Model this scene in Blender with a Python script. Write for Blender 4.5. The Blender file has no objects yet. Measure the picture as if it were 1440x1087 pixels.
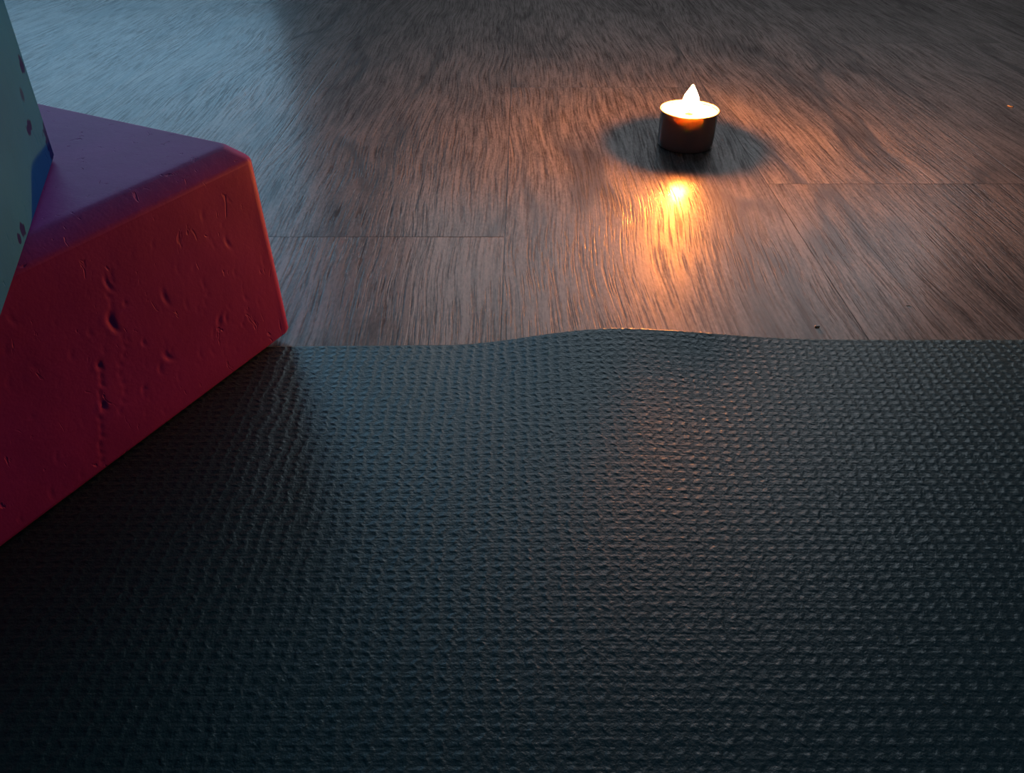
import bpy, bmesh, math, random
from mathutils import Vector, Matrix, noise

random.seed(7)
scene = bpy.context.scene
COL = scene.collection
R = math.radians

# ------------------------------------------------------------------ camera
F = 1040.0
PITCH = R(38.0)
CAM_H = 0.178
cam_d = bpy.data.cameras.new('camera')
cam_d.sensor_width = 36.0
cam_d.sensor_fit = 'HORIZONTAL'
cam_d.lens = 36.0 * F / 1440.0
cam_d.clip_start = 0.01
cam_d.clip_end = 50
cam = bpy.data.objects.new('camera', cam_d)
COL.objects.link(cam)
cam.location = (0, 0, CAM_H)
cam.rotation_euler = (math.pi / 2 - PITCH, 0, 0)
scene.camera = cam


def ray(px, py):
    u, v = (px - 720) / F, (543.5 - py) / F
    return Vector((u, math.cos(PITCH) + v * math.sin(PITCH), -math.sin(PITCH) + v * math.cos(PITCH)))


def at_z(px, py, z):
    d = ray(px, py)
    return Vector((0, 0, CAM_H)) + d * ((CAM_H - z) / -d.z)


def at_plane(px, py, p0, n):
    d = ray(px, py)
    o = Vector((0, 0, CAM_H))
    return o + d * ((p0 - o).dot(n) / d.dot(n))


def project(p):
    r = Vector(p) - Vector((0, 0, CAM_H))
    z = r.y * math.cos(PITCH) - r.z * math.sin(PITCH)
    up = r.y * math.sin(PITCH) + r.z * math.cos(PITCH)
    return 720 + F * r.x / z, 543.5 - F * up / z


# ------------------------------------------------------------------ helpers
def tag(o, label=None, cat=None, group=None, kind=None):
    if label: o['label'] = label
    if cat: o['category'] = cat
    if group: o['group'] = group
    if kind: o['kind'] = kind
    return o


def link(name, bm, m, parent=None, smooth=False, loc=None):
    me = bpy.data.meshes.new(name)
    bmesh.ops.recalc_face_normals(bm, faces=bm.faces)
    bm.to_mesh(me)
    bm.free()
    if smooth:
        for p in me.polygons:
            p.use_smooth = True
    me.materials.append(m)
    o = bpy.data.objects.new(name, me)
    COL.objects.link(o)
    if parent: o.parent = parent
    if loc is not None: o.location = loc
    return o


def empty(name, loc, rz=0.0):
    o = bpy.data.objects.new(name, None)
    o.empty_display_size = 0.03
    o.location = loc
    o.rotation_euler = (0, 0, rz)
    COL.objects.link(o)
    return o


def box_bm(bm, lo, hi):
    vs = [bm.verts.new((x, y, z)) for x in (lo[0], hi[0]) for y in (lo[1], hi[1]) for z in (lo[2], hi[2])]
    for f in ((0, 1, 3, 2), (4, 6, 7, 5), (0, 4, 5, 1), (2, 3, 7, 6), (0, 2, 6, 4), (1, 5, 7, 3)):
        bm.faces.new([vs[i] for i in f])
    return bm


def box(name, lo, hi, m, parent=None, bevel=0.0):
    bm = box_bm(bmesh.new(), lo, hi)
    if bevel:
        bmesh.ops.bevel(bm, geom=bm.edges[:], offset=bevel, segments=2, affect='EDGES', profile=0.5)
    return link(name, bm, m, parent)


def lathe(bm, prof, seg=96, wob=None):
    rings = []
    for (r, z) in prof:
        if r < 1e-6:
            rings.append([bm.verts.new((0, 0, z))])
        else:
            rings.append([bm.verts.new((r * math.cos(2 * math.pi * k / seg) * (wob(k / seg, z) if wob else 1),
                                        r * math.sin(2 * math.pi * k / seg) * (wob(k / seg, z) if wob else 1), z))
                          for k in range(seg)])
    for a, b in zip(rings, rings[1:]):
        if len(a) == 1 and len(b) == 1: continue
        for k in range(seg):
            k2 = (k + 1) % seg
            if len(a) == 1: bm.faces.new((a[0], b[k], b[k2]))
            elif len(b) == 1: bm.faces.new((a[k], a[k2], b[0]))
            else: bm.faces.new((a[k], a[k2], b[k2], b[k]))
    return bm


class NT:
    """tiny node helper"""
    def __init__(self, name):
        self.m = bpy.data.materials.new(name)
        self.m.use_nodes = True
        self.t = self.m.node_tree
        self.t.nodes.clear()
        self.out = self.t.nodes.new('ShaderNodeOutputMaterial')
        self.co = self.t.nodes.new('ShaderNodeTexCoord')

    def n(self, typ, **kw):
        nd = self.t.nodes.new(typ)
        for k, v in kw.items(): setattr(nd, k, v)
        return nd

    def set(self, sock, v):
        if isinstance(v, bpy.types.NodeSocket): self.t.links.new(v, sock)
        elif v is not None: sock.default_value = v

    def math(self, op, a, b=None, c=None, clamp=False):
        nd = self.n('ShaderNodeMath', operation=op, use_clamp=clamp)
        self.set(nd.inputs[0], a)
        if b is not None: self.set(nd.inputs[1], b)
        if c is not None: self.set(nd.inputs[2], c)
        return nd.outputs[0]

    def sep(self, v):
        nd = self.n('ShaderNodeSeparateXYZ'); self.set(nd.inputs[0], v)
        return nd.outputs

    def comb(self, x, y, z):
        nd = self.n('ShaderNodeCombineXYZ')
        for i, v in enumerate((x, y, z)): self.set(nd.inputs[i], v)
        return nd.outputs[0]

    def noise(self, vec, scale, detail=2.0, rough=0.5, dist=0.0):
        nd = self.n('ShaderNodeTexNoise')
        self.set(nd.inputs['Vector'], vec)
        nd.inputs['Scale'].default_value = scale
        nd.inputs['Detail'].default_value = detail
        nd.inputs['Roughness'].default_value = rough
        nd.inputs['Distortion'].default_value = dist
        return nd.outputs['Fac']

    def ramp(self, fac, stops):
        nd = self.n('ShaderNodeValToRGB')
        self.set(nd.inputs[0], fac)
        cr = nd.color_ramp
        while len(cr.elements) > len(stops): cr.elements.remove(cr.elements[-1])
        while len(cr.elements) < len(stops): cr.elements.new(0.5)
        for e, (p, c) in zip(cr.elements, stops):
            e.position = p
            e.color = (c, c, c, 1) if isinstance(c, (int, float)) else (*c, 1)
        return nd.outputs[0]

    def mix(self, fac, a, b, mode='MIX'):
        nd = self.n('ShaderNodeMix', data_type='RGBA', blend_type=mode)
        self.set(nd.inputs[0], fac)
        self.set(nd.inputs[6], a if isinstance(a, bpy.types.NodeSocket) else (*a, 1))
        self.set(nd.inputs[7], b if isinstance(b, bpy.types.NodeSocket) else (*b, 1))
        return nd.outputs[2]

    def remap(self, v, a, b, c=0.0, d=1.0, smooth=False):
        nd = self.n('ShaderNodeMapRange')
        if smooth: nd.interpolation_type = 'SMOOTHSTEP'
        self.set(nd.inputs[0], v)
        for i, q in enumerate((a, b, c, d)): nd.inputs[i + 1].default_value = q
        return nd.outputs[0]

    def bump(self, h, strength=1.0, dist=0.001, normal=None):
        nd = self.n('ShaderNodeBump')
        nd.inputs['Strength'].default_value = strength
        nd.inputs['Distance'].default_value = dist
        self.set(nd.inputs['Height'], h)
        if normal: self.set(nd.inputs['Normal'], normal)
        return nd.outputs[0]

    def principled(self, color, rough=0.5, metal=0.0, normal=None, spec=0.5, **kw):
        nd = self.n('ShaderNodeBsdfPrincipled')
        self.set(nd.inputs['Base Color'], color if isinstance(color, bpy.types.NodeSocket) else (*color, 1))
        self.set(nd.inputs['Roughness'], rough)
        nd.inputs['Metallic'].default_value = metal
        self.set(nd.inputs['Specular IOR Level'], spec)
        if normal: self.set(nd.inputs['Normal'], normal)
        for k, v in kw.items(): self.set(nd.inputs[k], v)
        self.t.links.new(nd.outputs[0], self.out.inputs[0])
        return nd


# ------------------------------------------------------------------ materials
PLANK_W = 0.157
SEAM_X = -0.008
VP = R(0.65)            # planks run very slightly off the camera axis


def mat_floor():
    t = NT('grey_oak_vinyl_planks')
    x, y, z = t.sep(t.co.outputs['Object'])
    # plank frame
    X = t.math('SUBTRACT', x, t.math('MULTIPLY', y, math.tan(VP)))
    u = t.math('DIVIDE', t.math('SUBTRACT', X, SEAM_X), PLANK_W)
    idx = t.math('FLOOR', u)
    fu = t.math('SUBTRACT', u, idx)
    # stagger: the butt joints of the planks the photo shows
    offs = {-1: 0.356, 0: 0.622, 1: 0.426, 2: 0.765, -2: 0.95, -3: 0.11}
    off = None
    for k, v in offs.items():
        c = t.math('MULTIPLY', t.math('COMPARE', idx, float(k), 0.1), v)
        off = c if off is None else t.math('ADD', off, c)
    wn = t.n('ShaderNodeTexWhiteNoise', noise_dimensions='1D')
    t.set(wn.inputs['W'], idx)
    v = t.math('DIVIDE', t.math('SUBTRACT', y, off), 1.22)
    jdx = t.math('FLOOR', v)
    fv = t.math('SUBTRACT', v, jdx)
    wn2 = t.n('ShaderNodeTexWhiteNoise', noise_dimensions='2D')
    t.set(wn2.inputs['Vector'], t.comb(idx, jdx, 0))
    rnd = wn2.outputs['Value']
    rv = t.math('MULTIPLY', rnd, 17.3)
    # seam grooves
    du = t.math('MULTIPLY', t.math('MINIMUM', fu, t.math('SUBTRACT', 1.0, fu)), PLANK_W)
    dv = t.math('MULTIPLY', t.math('MINIMUM', fv, t.math('SUBTRACT', 1.0, fv)), 1.22)
    ds = t.math('MINIMUM', du, dv)
    seam = t.remap(ds, 0.0001, 0.0005, 0.8, 0.0)
    # meandering figure
    P0 = t.comb(t.math('ADD', X, rv), y, rv)
    wand = t.noise(t.comb(t.math('MULTIPLY', X, 5.0), t.math('MULTIPLY', y, 3.0), rv), 1.2, 2.0, 0.5)
    wand2 = t.noise(t.comb(t.math('MULTIPLY', X, 22.0), t.math('MULTIPLY', y, 9.0), rv), 1.0, 1.0, 0.5)
    Xw = t.math('ADD', t.math('ADD', X, t.math('MULTIPLY', t.math('SUBTRACT', wand, 0.5), 0.035)),
                t.math('MULTIPLY', t.math('SUBTRACT', wand2, 0.5), 0.002))
    G = lambda sx, sy, o=0.0: t.comb(t.math('MULTIPLY', Xw, sx), t.math('MULTIPLY', y, sy), t.math('ADD', rv, o))
    fine = t.noise(G(820, 30), 1.0, 2.5, 0.6)             # pores, 2 mm wide and long
    med = t.noise(G(330, 13, 3.0), 1.0, 2.0, 0.55)
    broad = t.noise(G(38, 4.5, 6.0), 1.0, 3.0, 0.55)
    blot = t.noise(t.comb(t.math('MULTIPLY', X, 24), t.math('MULTIPLY', y, 11), rv), 1.0, 4.0, 0.6)
    patch = t.noise(t.comb(t.math('MULTIPLY', X, 14), t.math('MULTIPLY', y, 9), t.math('ADD', rv, 4.4)), 1.0, 2.0, 0.5)
    fleck = t.noise(t.comb(t.math('MULTIPLY', X, 900), t.math('MULTIPLY', y, 260), rv), 1.0, 2.0, 0.6)
    # long dark cracks where a warped band noise crosses its middle
    cr_n = t.noise(G(15, 3.4, 11.0), 1.0, 2.0, 0.5)
    crack = t.remap(t.math('ABSOLUTE', t.math('SUBTRACT', cr_n, 0.5)), 0.0, 0.045, 1.0, 0.0, True)
    crk_m = t.remap(t.noise(G(10, 5.0, 21.0), 1.0, 1.0, 0.5), 0.46, 0.58, 0.0, 1.0)
    crack = t.math('MULTIPLY', crack, crk_m)
    # colour
    g = t.math('ADD', t.math('MULTIPLY', fine, 0.34), t.math('ADD', t.math('MULTIPLY', med, 0.26),
        t.math('ADD', t.math('MULTIPLY', broad, 0.22), t.math('ADD', t.math('MULTIPLY', blot, 0.18), t.math('MULTIPLY', t.math('SUBTRACT', fleck, 0.5), 0.22)))))
    col = t.ramp(g, [(0.40, (0.06, 0.053, 0.050)), (0.475, (0.135, 0.126, 0.120)), (0.53, (0.21, 0.20, 0.19)), (0.60, (0.32, 0.30, 0.285))])
    col = t.mix(t.math('MULTIPLY', crack, 0.75), col, (0.035, 0.03, 0.03))
    tone = t.math('ADD', 0.86, t.math('MULTIPLY', rnd, 0.28))
    hs = t.n('ShaderNodeHueSaturation'); t.set(hs.inputs['Color'], col); t.set(hs.inputs['Value'], tone)
    col = t.mix(seam, hs.outputs[0], (0.015, 0.013, 0.012))
    # height: brushed grooves, deep only in patches
    pm = t.remap(patch, 0.38, 0.62, 0.25, 1.0, True)
    gro = t.remap(fine, 0.38, 0.48, 0.0, 1.0, True)
    gro2 = t.remap(med, 0.39, 0.50, 0.0, 1.0, True)
    h = t.math('MULTIPLY', t.math('ADD', t.math('MULTIPLY', gro, 0.55), t.math('MULTIPLY', gro2, 0.45)), pm)
    h = t.math('ADD', h, t.math('MULTIPLY', fleck, 0.40))
    h = t.math('ADD', h, t.math('MULTIPLY', broad, 0.5))
    h = t.math('SUBTRACT', h, t.math('MULTIPLY', seam, 0.8))
    h = t.math('SUBTRACT', h, t.math('MULTIPLY', crack, 0.5))
    nrm = t.bump(h, 1.0, 0.00018)
    rough = t.remap(gro, 0.0, 1.0, 0.50, 0.27)
    t.principled(col, t.math('ADD', rough, 0.22), normal=nrm, spec=0.21, **{'Coat Weight': 0.32, 'Coat Roughness': 0.18, 'Coat Normal': t.bump(h, 1.0, 0.00009)})
    return t.m


def mat_yoga_mat():
    t = NT('teal_woven_pvc_foam')
    x, y, z = t.sep(t.co.outputs['Object'])
    P = t.co.outputs['Object']
    w1 = t.noise(P, 95, 2.0, 0.5)
    w2 = t.noise(P, 420, 2.0, 0.5)
    wob = t.math('ADD', t.math('MULTIPLY', t.math('SUBTRACT', w1, 0.5), 0.0046),
                 t.math('MULTIPLY', t.math('SUBTRACT', w2, 0.5), 0.0020))
    ry = t.math('MULTIPLY', t.math('ADD', y, t.math('MULTIPLY', wob, 0.7)), 2 * math.pi / 0.0034)
    sy = t.math('SINE', ry)
    # strands running along y, wobbling once per row: braided look
    xs = t.math('ADD', t.math('ADD', x, wob), t.math('MULTIPLY', sy, 0.00038))
    rx = t.math('MULTIPLY', xs, 2 * math.pi / 0.0043)
    sx = t.math('SINE', rx)
    cxn = t.math('POWER', t.math('MULTIPLY', t.math('ADD', sx, 1.0), 0.5), 1.6)
    ryn = t.math('POWER', t.math('MULTIPLY', t.math('ADD', sy, 1.0), 0.5), 1.4)
    knob = t.math('MULTIPLY', cxn, ryn)
    fil = t.math('SINE', t.math('MULTIPLY', y, 2 * math.pi / 0.00115))
    rag = t.noise(P, 900, 3.0, 0.65)
    h = t.math('ADD', t.math('MULTIPLY', cxn, 0.85), t.math('MULTIPLY', ryn, 0.30))
    h = t.math('ADD', h, t.math('MULTIPLY', knob, 0.25))
    h = t.math('ADD', h, t.math('MULTIPLY', fil, 0.05))
    h = t.math('ADD', h, t.math('MULTIPLY', rag, 1.5))
    nrm = t.bump(h, 1.0, 0.00013)
    blot = t.noise(P, 30, 3.0, 0.6)
    col = t.mix(blot, (0.002, 0.028, 0.042), (0.003, 0.038, 0.055))
    t.principled(col, 0.38, normal=nrm, spec=0.75, **{'Sheen Weight': 0.42, 'Sheen Roughness': 0.30, 'Sheen Tint': (0.42, 0.82, 1.0, 1), 'Specular Tint': (0.62, 0.90, 1.0, 1)})
    return t.m


def mat_foam(name, c1, c2, bump=0.0004, rough=0.62, spec=0.35, chips=None, chip_col=None):
    t = NT(name)
    P = t.co.outputs['Object']
    n1 = t.noise(P, 26, 4.0, 0.6)
    n2 = t.noise(P, 160, 3.0, 0.6)
    n3 = t.noise(P, 1400, 2.0, 0.5)
    col = t.mix(t.remap(n1, 0.35, 0.65), c1, c2)
    # small stretched nicks
    sx, sy, sz = t.sep(P)
    mp = t.comb(t.math('MULTIPLY', sx, 230), t.math('MULTIPLY', sy, 230), t.math('MULTIPLY', sz, 90))
    n4 = t.noise(mp, 1.0, 3.0, 0.6, 0.8)
    nick = t.remap(n4, 0.64, 0.74, 0.0, 1.0, True)
    h = t.math('ADD', t.math('MULTIPLY', n2, 0.35), t.math('MULTIPLY', n3, 0.06))
    h = t.math('SUBTRACT', h, t.math('MULTIPLY', nick, 0.5))
    if chips:
        mask = None
        for (c, sc) in chips:
            vm = t.n('ShaderNodeVectorMath', operation='SUBTRACT')
            t.set(vm.inputs[0], P); vm.inputs[1].default_value = c
            v2 = t.n('ShaderNodeVectorMath', operation='MULTIPLY')
            t.set(v2.inputs[0], vm.outputs[0]); v2.inputs[1].default_value = (1 / sc[0], 1 / sc[1], 1 / sc[2])
            ln = t.n('ShaderNodeVectorMath', operation='LENGTH')
            t.set(ln.inputs[0], v2.outputs[0])
            d = t.math('ADD', ln.outputs['Value'], t.math('MULTIPLY', t.math('SUBTRACT', t.noise(P, 420, 1.0), 0.5), 1.3))
            mk = t.remap(d, 0.85, 1.1, 1.0, 0.0)
            mask = mk if mask is None else t.math('MAXIMUM', mask, mk)
        # plus a scatter of small chips in the foam elsewhere
        vz = t.n('ShaderNodeTexVoronoi'); t.set(vz.inputs['Vector'], P); vz.inputs['Scale'].default_value = 34
        sc_ = t.remap(vz.outputs['Distance'], 0.07, 0.10, 1.0, 0.0)
        mask = t.math('MAXIMUM', mask, t.math('MULTIPLY', sc_, 0.8))
        col = t.mix(mask, col, chip_col)
    t.principled(col, rough, normal=t.bump(h, 1.0, bump), spec=spec)
    return t.m


def mat_simple(name, c, rough=0.6, metal=0.0, sc=60, b=0.0003, spec=0.5):
    t = NT(name)
    P = t.co.outputs['Object']
    n = t.noise(P, sc, 3.0)
    col = t.mix(n, tuple(v * 0.93 for v in c), tuple(min(1, v * 1.05) for v in c))
    t.principled(col, rough, metal, normal=t.bump(n, 1.0, b), spec=spec)
    return t.m


def mat_emit(name, c, s):
    t = NT(name)
    e = t.n('ShaderNodeEmission')
    e.inputs[0].default_value = (*c, 1); e.inputs[1].default_value = s
    t.t.links.new(e.outputs[0], t.out.inputs[0])
    return t.m


def mat_flame(name, s):
    t = NT(name)
    x, y, z = t.sep(t.co.outputs['Object'])
    f = t.remap(z, 0.0, 0.013)
    col = t.ramp(f, [(0.0, (1.0, 0.23, 0.028)), (0.35, (1.0, 0.27, 0.036)), (1.0, (1.0, 0.22, 0.025))])
    st = t.ramp(f, [(0.0, 0.7), (0.25, 1.0), (0.5, 0.9), (1.0, 0.25)])
    e = t.n('ShaderNodeEmission')
    t.set(e.inputs[0], col); t.set(e.inputs[1], t.math('MULTIPLY', st, s))
    t.t.links.new(e.outputs[0], t.out.inputs[0])
    return t.m


def mat_wax():
    t = NT('white_paraffin_wax')
    n = t.noise(t.co.outputs['Object'], 220, 2.0)
    t.principled((0.88, 0.78, 0.62), 0.35, normal=t.bump(n, 1.0, 0.0001), spec=0.5,
                 **{'Subsurface Weight': 1.0, 'Subsurface Radius': (0.010, 0.0065, 0.0035), 'Subsurface Scale': 1.0})
    return t.m


def mat_cup():
    t = NT('thin_clear_cup')
    tr = t.n('ShaderNodeBsdfTransparent'); tr.inputs[0].default_value = (0.34, 0.25, 0.22, 1)
    di = t.n('ShaderNodeBsdfDiffuse'); di.inputs[0].default_value = (0.55, 0.40, 0.36, 1)
    gl = t.n('ShaderNodeBsdfGlossy'); gl.inputs['Roughness'].default_value = 0.12
    fr = t.n('ShaderNodeFresnel'); fr.inputs[0].default_value = 1.58
    m1 = t.n('ShaderNodeMixShader'); m1.inputs[0].default_value = 0.50
    t.set(m1.inputs[1], tr.outputs[0]); t.set(m1.inputs[2], di.outputs[0])
    m2 = t.n('ShaderNodeMixShader')
    t.set(m2.inputs[0], fr.outputs[0]); t.set(m2.inputs[1], m1.outputs[0]); t.set(m2.inputs[2], gl.outputs[0])
    t.t.links.new(m2.outputs[0], t.out.inputs[0])
    return t.m


def mat_glass():
    t = NT('window_glass')
    tr = t.n('ShaderNodeBsdfTransparent')
    gl = t.n('ShaderNodeBsdfGlossy'); gl.inputs['Roughness'].default_value = 0.02
    fr = t.n('ShaderNodeFresnel'); fr.inputs[0].default_value = 1.45
    mx = t.n('ShaderNodeMixShader')
    t.set(mx.inputs[0], fr.outputs[0]); t.set(mx.inputs[1], tr.outputs[0]); t.set(mx.inputs[2], gl.outputs[0])
    t.t.links.new(mx.outputs[0], t.out.inputs[0])
    return t.m


M_FLOOR = mat_floor()
M_MAT = mat_yoga_mat()
M_WALL = mat_simple('painted_plaster', (0.32, 0.31, 0.30), 0.85, sc=40)
M_CEIL = mat_simple('ceiling_paint', (0.3, 0.3, 0.3), 0.9, sc=40)
M_FRAME = mat_simple('white_window_paint', (0.75, 0.75, 0.74), 0.4, sc=90)
M_GLASS = mat_glass()

# ------------------------------------------------------------------ room
X0, X1, Y0, Y1, ZC = -2.3, 2.2, -2.4, 2.6, 2.5
floor = box('floor', (X0, Y0, -0.02), (X1, Y1, 0.0), M_FLOOR); tag(floor, kind='structure')
ceil = box('ceiling', (X0, Y0, ZC), (X1, Y1, ZC + 0.1), M_CEIL); tag(ceil, kind='structure')
T = 0.12


# window in the far wall, left of the view; the daylight comes from there
WX0, WX1, WZ0, WZ1 = -2.05, -0.72, 0.30, 2.10
# a second, wider window with a high sill to its right
VX0, VX1, VZ0, VZ1 = -0.45, 1.75, 0.95, 2.15
bm = bmesh.new()
for (a0, a1, c0, c1) in ((X0 - T, WX0, 0, ZC), (WX0, WX1, 0, WZ0), (WX0, WX1, WZ1, ZC), (WX1, VX0, 0, ZC), (VX0, VX1, 0, VZ0), (VX0, VX1, VZ1, ZC), (VX1, X1 + T, 0, ZC)):
    box_bm(bm, (a0, Y1, c0), (a1, Y1 + T, c1))
tag(link('wall_back', bm, M_WALL), kind='structure')
tag(box('wall_left', (X0 - T, Y0, 0), (X0, Y1, ZC), M_WALL), kind='structure')
tag(box('wall_right', (X1, Y0, 0), (X1 + T, Y1, ZC), M_WALL), kind='structure')
tag(box('wall_front', (X0, Y0 - T, 0), (X1, Y0, ZC), M_WALL), kind='structure')
tag(box('baseboard_back', (X0, Y1 - 0.012, 0), (X1, Y1, 0.07), M_FRAME, bevel=0.002), kind='structure')
tag(box('baseboard_left', (X0, Y0, 0), (X0 + 0.012, Y1 - 0.012, 0.07), M_FRAME, bevel=0.002), kind='structure')
tag(box('baseboard_right', (X1 - 0.012, Y0, 0), (X1, Y1 - 0.012, 0.07), M_FRAME, bevel=0.002), kind='structure')


def window(name, axis, at, s0, s1, z0, z1, mull):
    root = empty(name, (0, 0, 0)); tag(root, kind='structure')
    w = 0.05
    bm = bmesh.new()

    def seg(bm, a, b, c, d, t0=-0.025, t1=0.025):
        if axis == 'x': box_bm(bm, (a, at + t0, c), (b, at + t1, d))
        else: box_bm(bm, (at + t0, a, c), (at + t1, b, d))
    seg(bm, s0, s0 + w, z0, z1); seg(bm, s1 - w, s1, z0, z1)
    seg(bm, s0 + w, s1 - w, z0, z0 + w); seg(bm, s0 + w, s1 - w, z1 - w, z1)
    if mull:
        mid = (s0 + s1) / 2
        seg(bm, mid - 0.03, mid + 0.03, z0 + w, z1 - w)
    link('window_frame', bm, M_FRAME, root)
    bm = bmesh.new()
    seg(bm, s0 + w, s1 - w, z0 + w, z1 - w, -0.002, 0.002)
    link('pane', bm, M_GLASS, root)
    return root


window('window_1', 'x', Y1 + 0.06, WX0, WX1, WZ0, WZ1, False)
window('window_2', 'x', Y1 + 0.06, VX0, VX1, VZ0, VZ1, True)


def area(name, loc, rot, sx, sy, power, color):
    l = bpy.data.lights.new(name, 'AREA')
    l.shape = 'RECTANGLE'; l.size = sx; l.size_y = sy
    l.energy = power; l.color = color
    o = bpy.data.objects.new(name, l)
    o.location = loc; o.rotation_euler = rot
    COL.objects.link(o)
    return o


# dusk daylight just outside the two windows
area('daylight_back', ((WX0 + WX1) / 2, Y1 + 0.16, (WZ0 + WZ1) / 2), (R(-90), 0, 0), WX1 - WX0, WZ1 - WZ0, 18, (0.36, 0.70, 1.0))
area('daylight_window_2', ((VX0 + VX1) / 2, Y1 + 0.16, (VZ0 + VZ1) / 2), (R(-90), 0, 0), VX1 - VX0, VZ1 - VZ0, 24, (0.94, 0.95, 1.0))

wd = bpy.data.worlds.new('dusk'); scene.world = wd
wd.use_nodes = True
bg = wd.node_tree.nodes['Background']
bg.inputs[0].default_value = (0.12, 0.25, 0.42, 1); bg.inputs[1].default_value = 0.3

# ------------------------------------------------------------------ yoga mat
MT = 0.004
EA = at_z(410, 487, MT); EB = at_z(1440, 477.5, MT)
e_dir = (EB - EA).normalized()                     # along the far short edge
e_in = Vector((e_dir.y, -e_dir.x, 0))              # towards the camera
edge_obs = [(0, 487), (410, 487), (520, 487), (580, 487), (620, 486), (650, 484.5), (690, 481), (730, 475.5), (770, 469.5), (800, 465.5), (820, 463.5),
            (845, 461.5), (865, 461), (890, 461.5), (915, 463), (950, 465), (1000, 468.5), (1050, 472.5), (1080, 474.7), (1130, 476.5), (1180, 477.3), (1260, 477.8), (1440, 477.5)]


def lerp_tab(tab, x):
    if x <= tab[0][0]: return tab[0][1]
    for (a, b), (c, d) in zip(tab, tab[1:]):
        if x <= c: return b + (d - b) * (x - a) / (c - a)
    return tab[-1][1]


def edge_h(s):
    p = EA + e_dir * s
    px, py = project(p)
    y0 = 487 + (477.5 - 487) * (px - 410) / 1030 if px > 410 else 487
    want = sum(lerp_tab(edge_obs, px + k * 8) for k in range(-3, 4)) / 7
    if px < 420 or px > 1400: return 0.0
    q = project(p + Vector((0, 0, 0.001)))
    return max(0.0, (py - want) / (py - q[1]) * 0.001)


SC = (at_z(880, 482, MT) - EA).dot(e_dir)


def build_mat():
    bm = bmesh.new()
    S0 = -0.30; S1 = 0.31
    s_list = []
    s = S0
    while s < S1 - 1e-6:
        s_list.append(s)
        s += 0.0025
    s_list.append(S1)
    d_list = [0.0, 0.0006]
    d = 0.0025
    while d < 0.30:
        d_list.append(d); d += 0.003
    while d < 1.72:
        d_list.append(d); d += 0.05
    d_list.append(1.73)
    hs = [edge_h(s) for s in s_list]

    def lift(i, d):
        s = s_list[i]
        # the wrinkle leans a little to the left as it runs in from the edge
        j = min(max((s + d * 0.16 - S0) / 0.0025, 0), len(hs) - 1.001)
        k = int(j); h = hs[k] * (1 - j + k) + hs[k + 1] * (j - k)
        p = EA + e_dir * s + e_in * d
        sc = 0.058 - 0.022 * min(1.0, max(0.0, (s - SC) / 0.03))     # falls away faster right of the crest
        return h * math.exp(-(d / sc) ** 1.05)
    top = []
    for d in d_list:
        row = []
        for i, s in enumerate(s_list):
            p = EA + e_dir * s + e_in * d
            row.append((p.x, p.y, lift(i, d)))
        top.append(row)
    n = len(s_list)

    def ring(k):
        """outline rows from the top surface down and round, front edge rounded"""
    T_ = [[bm.verts.new((x, y, MT + z)) for (x, y, z) in row] for row in top]
    B_ = [[bm.verts.new((x, y, z)) for (x, y, z) in row] for row in top]
    for A in (T_, B_):
        for a, b in zip(A, A[1:]):
            for i in range(n - 1):
                bm.faces.new((a[i], a[i + 1], b[i + 1], b[i]))
    # rounded far edge, bulging away from the mat
    mids = []
    for zz, o in ((0.0036, 0.0006), (0.0026, 0.0011), (0.0014, 0.0011), (0.0004, 0.0006)):
        mids.append([bm.verts.new((top[0][i][0] - e_in.x * o, top[0][i][1] - e_in.y * o, zz + top[0][i][2])) for i in range(n)])
    rows = [T_[0]] + mids + [B_[0]]
    for a, b in zip(rows, rows[1:]):
        for i in range(n - 1): bm.faces.new((a[i], a[i + 1], b[i + 1], b[i]))
    for e in (0, n - 1):
        bm.faces.new([r[e] for r in rows])
        for k in range(len(T_) - 1): bm.faces.new((T_[k][e], T_[k + 1][e], B_[k + 1][e], B_[k][e]))
    for i in range(n - 1): bm.faces.new((T_[-1][i], T_[-1][i + 1], B_[-1][i + 1], B_[-1][i]))
    o = link('yoga_mat', bm, M_MAT, smooth=True)
    return o


ymat = build_mat()
tag(ymat, 'dark teal ribbed yoga mat lying on the wooden floor, its far edge slightly wrinkled', 'yoga mat')

# ------------------------------------------------------------------ red block
M_RED = mat_foam('crimson_eva_foam', (0.26, 0.022, 0.28), (0.31, 0.030, 0.34), 0.00045)
RT = MT + 0.0803                                   # top of the block
RA = Vector((-0.0955, 0.2560, 0))                 # near far-right bottom corner
ang = math.atan2(-0.893, -0.452)                  # long side, towards the camera-left
d1 = Vector((math.cos(ang), math.sin(ang), 0))
RA -= d1 * 0.0067
d2 = Vector((d1.y, -d1.x, 0))                     # short side, away to the left


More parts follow.
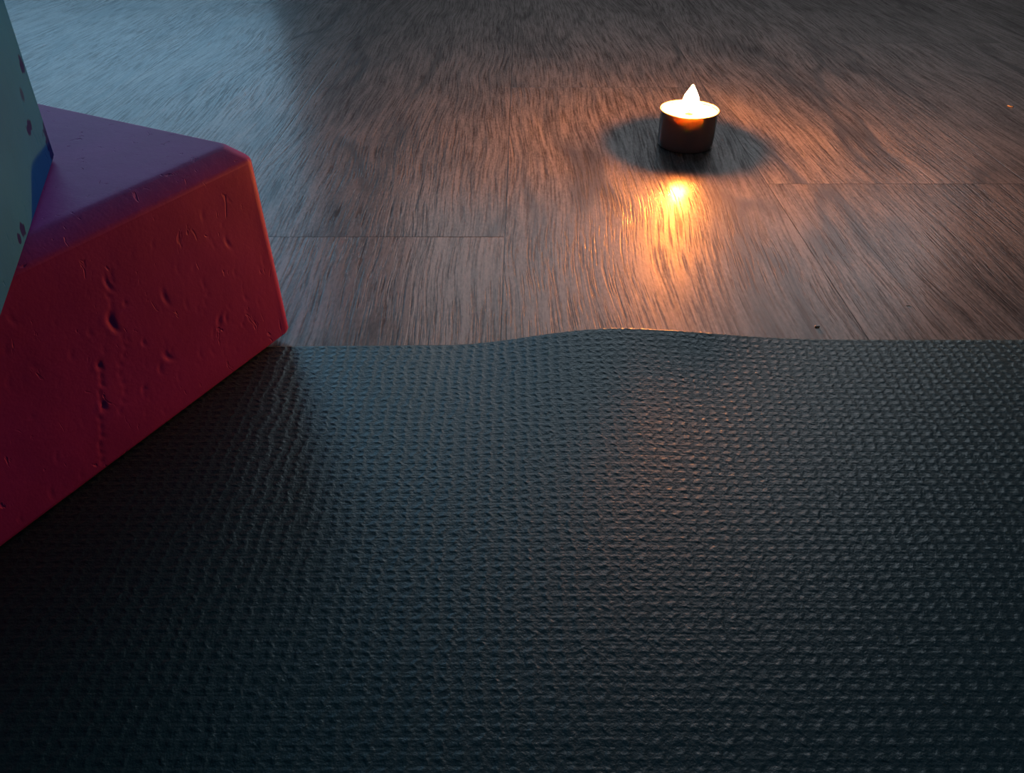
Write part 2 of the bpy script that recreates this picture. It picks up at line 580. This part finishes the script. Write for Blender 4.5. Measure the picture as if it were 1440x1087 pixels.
def foam_block(name, L, W, H, mat, vert_r, edge_c, dents=None, dent_face_y=0.0, shear=0.0):
    """local frame: x along L, y along W (0 = visible long face), z up, origin on the bottom at the visible corner"""
    def outline(inset):
        r = max(vert_r - inset, 0.0004)
        r = vert_r                                   # corners keep their radius all the way up
        pts = []
        for (cx, cy, a0) in ((L - inset - r, inset + r, -90), (L - inset - r, W - inset - r, 0), (inset + r, W - inset - r, 90), (inset + r, inset + r, 180)):
            for k in range(9):
                a = R(a0 + 90 * k / 8)
                pts.append((cx + r * math.cos(a), cy + r * math.sin(a)))
        return pts
    c, q, b_ = edge_c, 0.0011, 0.0016
    levels = [(b_, 0.0), (b_ * 0.3, b_ * 0.3), (0.0, b_), (0.0, H - c - q), (q * 0.25, H - c + q * 0.25), (c - q * 0.3, H - q * 0.8 + q * 0.1), (c + q * 0.5, H)]
    levels = [(b_, 0.0), (b_ * 0.3, b_ * 0.3), (0.0, b_), (0.0, H - c - q), (q * 0.18, H - c - q * 0.18), (q * 0.7, H - c + q * 0.7),
              (c - q * 0.7, H - q * 0.7), (c + q * 0.18, H - q * 0.18), (c + q, H)]
    bm = bmesh.new()
    rings = [[bm.verts.new((x, y, z)) for x, y in outline(i)] for i, z in levels]
    n = len(rings[0])
    for li, (ra, rb_) in enumerate(zip(rings, rings[1:])):
        for k in range(n):
            if dents and li == 2 and k == n - 1: continue      # the long visible face comes as a fine grid
            bm.faces.new((ra[k], ra[(k + 1) % n], rb_[(k + 1) % n], rb_[k]))
    bm.faces.new(rings[-1]); bm.faces.new(list(reversed(rings[0])))
    if dents:
        x0, x1, z0, z1, yy = vert_r, L - vert_r, b_, H - c - q, 0.0
        st = 0.0006
        nx, nz = int((x1 - x0) / st), int((z1 - z0) / st)
        g = []
        for j in range(nz + 1):
            row = []
            for i in range(nx + 1):
                x = x0 + (x1 - x0) * i / nx; z = z0 + (z1 - z0) * j / nz
                dd = 0.0
                for (cx, cz, rx, rz, dp, tilt) in dents:
                    ax, az = x - cx, z - cz
                    if abs(ax) > 0.008 or abs(az) > 0.008: continue
                    co, si = math.cos(tilt), math.sin(tilt)
                    u, v = (ax * co + az * si) / rx, (-ax * si + az * co) / rz
                    u += 0.45 * v * v                      # crescent
                    qq = u * u + v * v
                    if qq < 8: dd += dp * (math.exp(-qq) - 0.25 * math.exp(-((u - 1.5) ** 2 + v * v)))
                w = min(1, min(i, nx - i, j, nz - j) / 3)
                dd += 0.00018 * noise.noise(Vector((x * 60, z * 45, 3.0)))
                row.append(bm.verts.new((x, yy + dd * w, z)))
            g.append(row)
        for j in range(nz):
            for i in range(nx):
                bm.faces.new((g[j][i], g[j][i + 1], g[j + 1][i + 1], g[j + 1][i]))
    if shear:
        for v in bm.verts: v.co.y -= shear * v.co.z
    me = bpy.data.meshes.new(name)
    bm.normal_update()
    bm.to_mesh(me); bm.free()
    for p in me.polygons: p.use_smooth = True
    me.materials.append(mat)
    me.set_sharp_from_angle(angle=R(28))
    o = bpy.data.objects.new(name, me); COL.objects.link(o)
    return o


# dents on the long face, measured on the block's face
n_face = Vector((-d2.x, -d2.y, 0))
dent_px = [(155, 450, 1.6, 3.0, 1.3, .2), (161, 462, 1.2, 3.0, .9, -.3), (140, 516, 1.2, 2.0, 1.2, 0), (146, 572, 1.1, 2.2, 1.3, .1), (150, 398, .9, 2.5, .9, 0),
           (236, 503, 1.2, 3.2, 1.0, -.5), (232, 420, 1.0, 3.4, .8, -.1), (308, 452, 1.2, 2.8, .9, .4), (318, 448, .9, 2.2, .6, .2), (320, 343, .9, 2.6, .8, -.3),
           (202, 483, .8, 1.4, .8, 0), (203, 548, 1.2, 1.0, .7, 0), (176, 428, .8, 1.0, .7, 0), (286, 400, .7, 2.4, .4, 0), (345, 420, .8, 2.0, .5, -.3), (285, 305, .8, 2.2, .4, .2),
           (225, 520, .9, 2.4, .6, .2), (262, 430, .7, 2.4, .4, 0), (300, 470, .6, 2.0, .4, .3), (370, 370, .7, 2.6, .4, 0), (341, 457, .6, 1.2, .6, 0), (180, 480, .6, 1.6, .4, 0),
           (126, 470, .8, 1.4, .5, 0), (100, 500, .9, 2.0, .4, .2), (330, 385, .7, 1.6, .4, 0), (300, 345, .6, 2.0, .35, -.2), (250, 380, .7, 2.2, .3, .1)]
dent_px += [(142 + 2 * math.sin(k * 2.1), 530 + k * 12, .8, 1.6, .6, .2 * (-1) ** k) for k in range(11)]
dent_px += [(172 + 4 * math.sin(k * 1.3), 475 + k * 13, .9, 1.5, .4, .3 * (-1) ** k) for k in range(9)]
dent_px += [(155 + 3 * math.sin(k * 1.7), 385 + k * 11, .7, 1.6, .45, .3 * (-1) ** k) for k in range(5)]
dents = []
for (px, py, rx, rz, dp, tl) in dent_px:
    p = at_plane(px, py, RA + Vector((0, 0, 0)), n_face)
    loc = p - RA
    dents.append((loc.dot(d1), p.z - MT, rx * 0.00085, rz * 0.00085, dp * 0.00036, tl))
for k in range(120):
    dents.append((random.uniform(0.01, 0.2), random.uniform(0.004, 0.066), random.uniform(.4, .8) * .001, random.uniform(.6, 2.0) * .001,
                  random.uniform(.04, .14) * .001, random.uniform(-.5, .5)))
rb = foam_block('yoga_block', 0.230, 0.150, 0.080, M_RED, 0.0048, 0.0056, dents)
# local y (0 -> W) must point along d2, x along d1: right-handed frame check
M = Matrix(((d1.x, d2.x, 0, RA.x), (d1.y, d2.y, 0, RA.y), (0, 0, 1, MT + 0.0003), (0, 0, 0, 1)))
if M.to_3x3().determinant() < 0:
    rb.data.transform(Matrix.Diagonal((1, -1, 1, 1)))
    rb.data.flip_normals()
    M = Matrix(((d1.x, -d2.x, 0, RA.x), (d1.y, -d2.y, 0, RA.y), (0, 0, 1, MT + 0.0003), (0, 0, 0, 1)))
rb.matrix_world = M
tag(rb, 'crimson pink foam yoga block with small dents, lying on the teal mat', 'yoga block')

# ------------------------------------------------------------------ blue block on top of it
C0 = at_z(79, 222, RT)
C1 = at_z(0, 462, RT)
f1 = (C1 - C0).normalized(); f1.z = 0
f2 = Vector((f1.y, -f1.x, 0))                     # to the left


def face_chip(px, py, rx, rz):
    p = at_plane(px, py, C0, Vector((-f2.x, -f2.y, 0)))
    l = p - C0
    return ((l.dot(f1), 0.0, p.z - RT), (rx, 0.004, rz))


chips = [face_chip(22, 93, .0030, .0026), face_chip(36, 180, .0042, .0017), face_chip(31, 324, .0026, .0018), face_chip(26, 336, .0016, .0014),
         ((0.000, 0.0, 0.003), (.0085, .006, .010))]
det_sign = 1
Mb = Matrix(((f1.x, f2.x, 0, C0.x), (f1.y, f2.y, 0, C0.y), (0, 0, 1, RT + 0.0002), (0, 0, 0, 1)))
flip = Mb.to_3x3().determinant() < 0
if flip:
    Mb = Matrix(((f1.x, -f2.x, 0, C0.x), (f1.y, -f2.y, 0, C0.y), (0, 0, 1, RT + 0.0002), (0, 0, 0, 1)))
M_BLUE = mat_foam('teal_grey_eva_foam', (0.010, 0.20, 0.56), (0.014, 0.24, 0.64), 0.0003, spec=0.12, chips=chips, chip_col=(0.0005, 0.02, 0.22))
bb = foam_block('yoga_block', 0.150, 0.230, 0.076, M_BLUE, 0.0020, 0.0080, shear=0.055)
if flip:
    bb.data.transform(Matrix.Diagonal((1, -1, 1, 1)))
    bb.data.flip_normals()
bb.matrix_world = Mb
tag(bb, 'pale teal foam yoga block with navy chips, stacked on the crimson block', 'yoga block')

# ------------------------------------------------------------------ tealight
TH = 0.0235; TR = 0.0190
ctop = at_z(970, 153, TH)
tl = empty('tealight_candle', (ctop.x, ctop.y, 0.0), 0.0)
tag(tl, 'lit tealight candle with a bright flame, standing on the wooden floor', 'candle')
M_CUP = mat_cup()
prof = [(0, 0.0006), (0.0150, 0.0006), (0.0172, 0.0), (0.0181, 0.0008), (0.0183, 0.003), (0.0185, 0.012), (0.0186, 0.0222), (TR + 0.0002, 0.0226), (TR + 0.0004, 0.0231),
        (TR + 0.0001, 0.02355), (0.0187, 0.0235), (0.0185, 0.0229), (0.0184, 0.020), (0.0181, 0.004), (0.0, 0.004)]
link('cup', lathe(bmesh.new(), prof, 128), M_CUP, tl, True)
M_WAX = mat_wax()
wax = [(0, 0.0042), (0.0178, 0.0042), (0.01815, 0.0215), (0.0182, 0.0226), (0.0176, 0.0220), (0.0150, 0.0216), (0.006, 0.0215), (0.0, 0.0215)]
link('wax', lathe(bmesh.new(), wax, 96), M_WAX, tl, True)


def tube(bm, pts, rads, seg=12):
    rings = []
    for k, (p, r) in enumerate(zip(pts, rads)):
        a = Vector(pts[max(0, k - 1)]); b = Vector(pts[min(len(pts) - 1, k + 1)])
        dr = (b - a).normalized()
        q = dr.to_track_quat('Z', 'Y')
        rings.append([bm.verts.new(Vector(p) + q @ Vector((r * math.cos(2 * math.pi * i / seg), r * math.sin(2 * math.pi * i / seg), 0))) for i in range(seg)])
    for a, b in zip(rings, rings[1:]):
        for i in range(seg): bm.faces.new((a[i], a[(i + 1) % seg], b[(i + 1) % seg], b[i]))
    bm.faces.new(rings[0]); bm.faces.new(rings[-1])
    return bm


M_WICK = mat_simple('charred_wick', (0.02, 0.006, 0.002), 0.9, sc=900, b=0.0002)
link('wick', tube(bmesh.new(), [(0, 0, 0.0217), (0.0, 0.0, 0.0225), (-0.0002, -0.0002, 0.0235), (-0.0006, -0.0006, 0.0250), (-0.0014, -0.001, 0.0260)],
                  [0.0008, 0.0007, 0.0007, 0.0006, 0.0004]), M_WICK, tl, True)
M_TAB = mat_simple('wick_tab_metal', (0.003, 0.0012, 0.0006), 0.9, 0.0, sc=300)
bm = lathe(bmesh.new(), [(0, 0.0217), (0.0026, 0.0217), (0.0027, 0.0220), (0.0014, 0.0222), (0.0012, 0.0226), (0, 0.0226)], 32)
for v in bm.verts: v.co.x -= 0.0010; v.co.y -= 0.0042
link('wick_tab', bm, M_TAB, tl, True)
FL = 3300.0  # radiance of the flame
M_FLAME = mat_flame('candle_flame', FL)
fp = [(0, 0), (0.0028, 0.0003), (0.0046, 0.0014), (0.0054, 0.0033), (0.0052, 0.0056), (0.0043, 0.0082), (0.0030, 0.0106), (0.0017, 0.0128), (0.0007, 0.0144), (0, 0.0152)]
fl = link('flame', lathe(bmesh.new(), fp, 32), M_FLAME, tl, True, loc=(0, 0, 0.0238))

# ------------------------------------------------------------------ specks of dust
M_DUST = mat_simple('pale_dust', (0.8, 0.76, 0.7), 0.6, sc=900)


def speck(px, py, z, pts, r, label, cat='speck'):
    p = at_z(px, py, z)
    bm = tube(bmesh.new(), [(a * 0.001, b * 0.001, r * 0.001 + c * 0.001) for a, b, c in pts], [r * 0.001] * len(pts), 8)
    bmesh.ops.bevel(bm, geom=[e for e in bm.edges if len(e.link_faces) == 2 and e.calc_face_angle(0) > 1.0], offset=r * 0.0003, segments=1, affect='EDGES')
    o = link('lint_speck', bm, M_DUST, None, True, loc=p)
    return tag(o, label, cat)


speck(1421, 150, 0, [(-1.6, 1.6, 0), (-.8, 0, .1), (.4, -1.0, .1), (1.8, -1.2, 0)], .35, 'curved white lint speck on the floor near the right edge')
speck(1149, 460, 0, [(-1.0, 0, 0), (0, .1, .05), (1.0, 0, 0)], .34, 'short white lint speck on the floor just beyond the mat')
speck(1277, 430, 0, [(-1.0, 0, 0), (0, .1, .05), (1.0, .1, 0)], .12, 'thin pale lint speck on the floor further right beyond the mat')
speck(1036, 688, MT, [(-.4, .3, 0), (0, 0, .1), (.4, -.3, 0)], .22, 'tiny golden crumb lying on the teal mat', 'crumb')

# ------------------------------------------------------------------ colour management
vs = scene.view_settings
scene.display_settings.display_device = 'sRGB'
vs.view_transform = 'Standard'
vs.look = 'None'
vs.exposure = 0.0
vs.gamma = 1.0
vs.use_curve_mapping = False
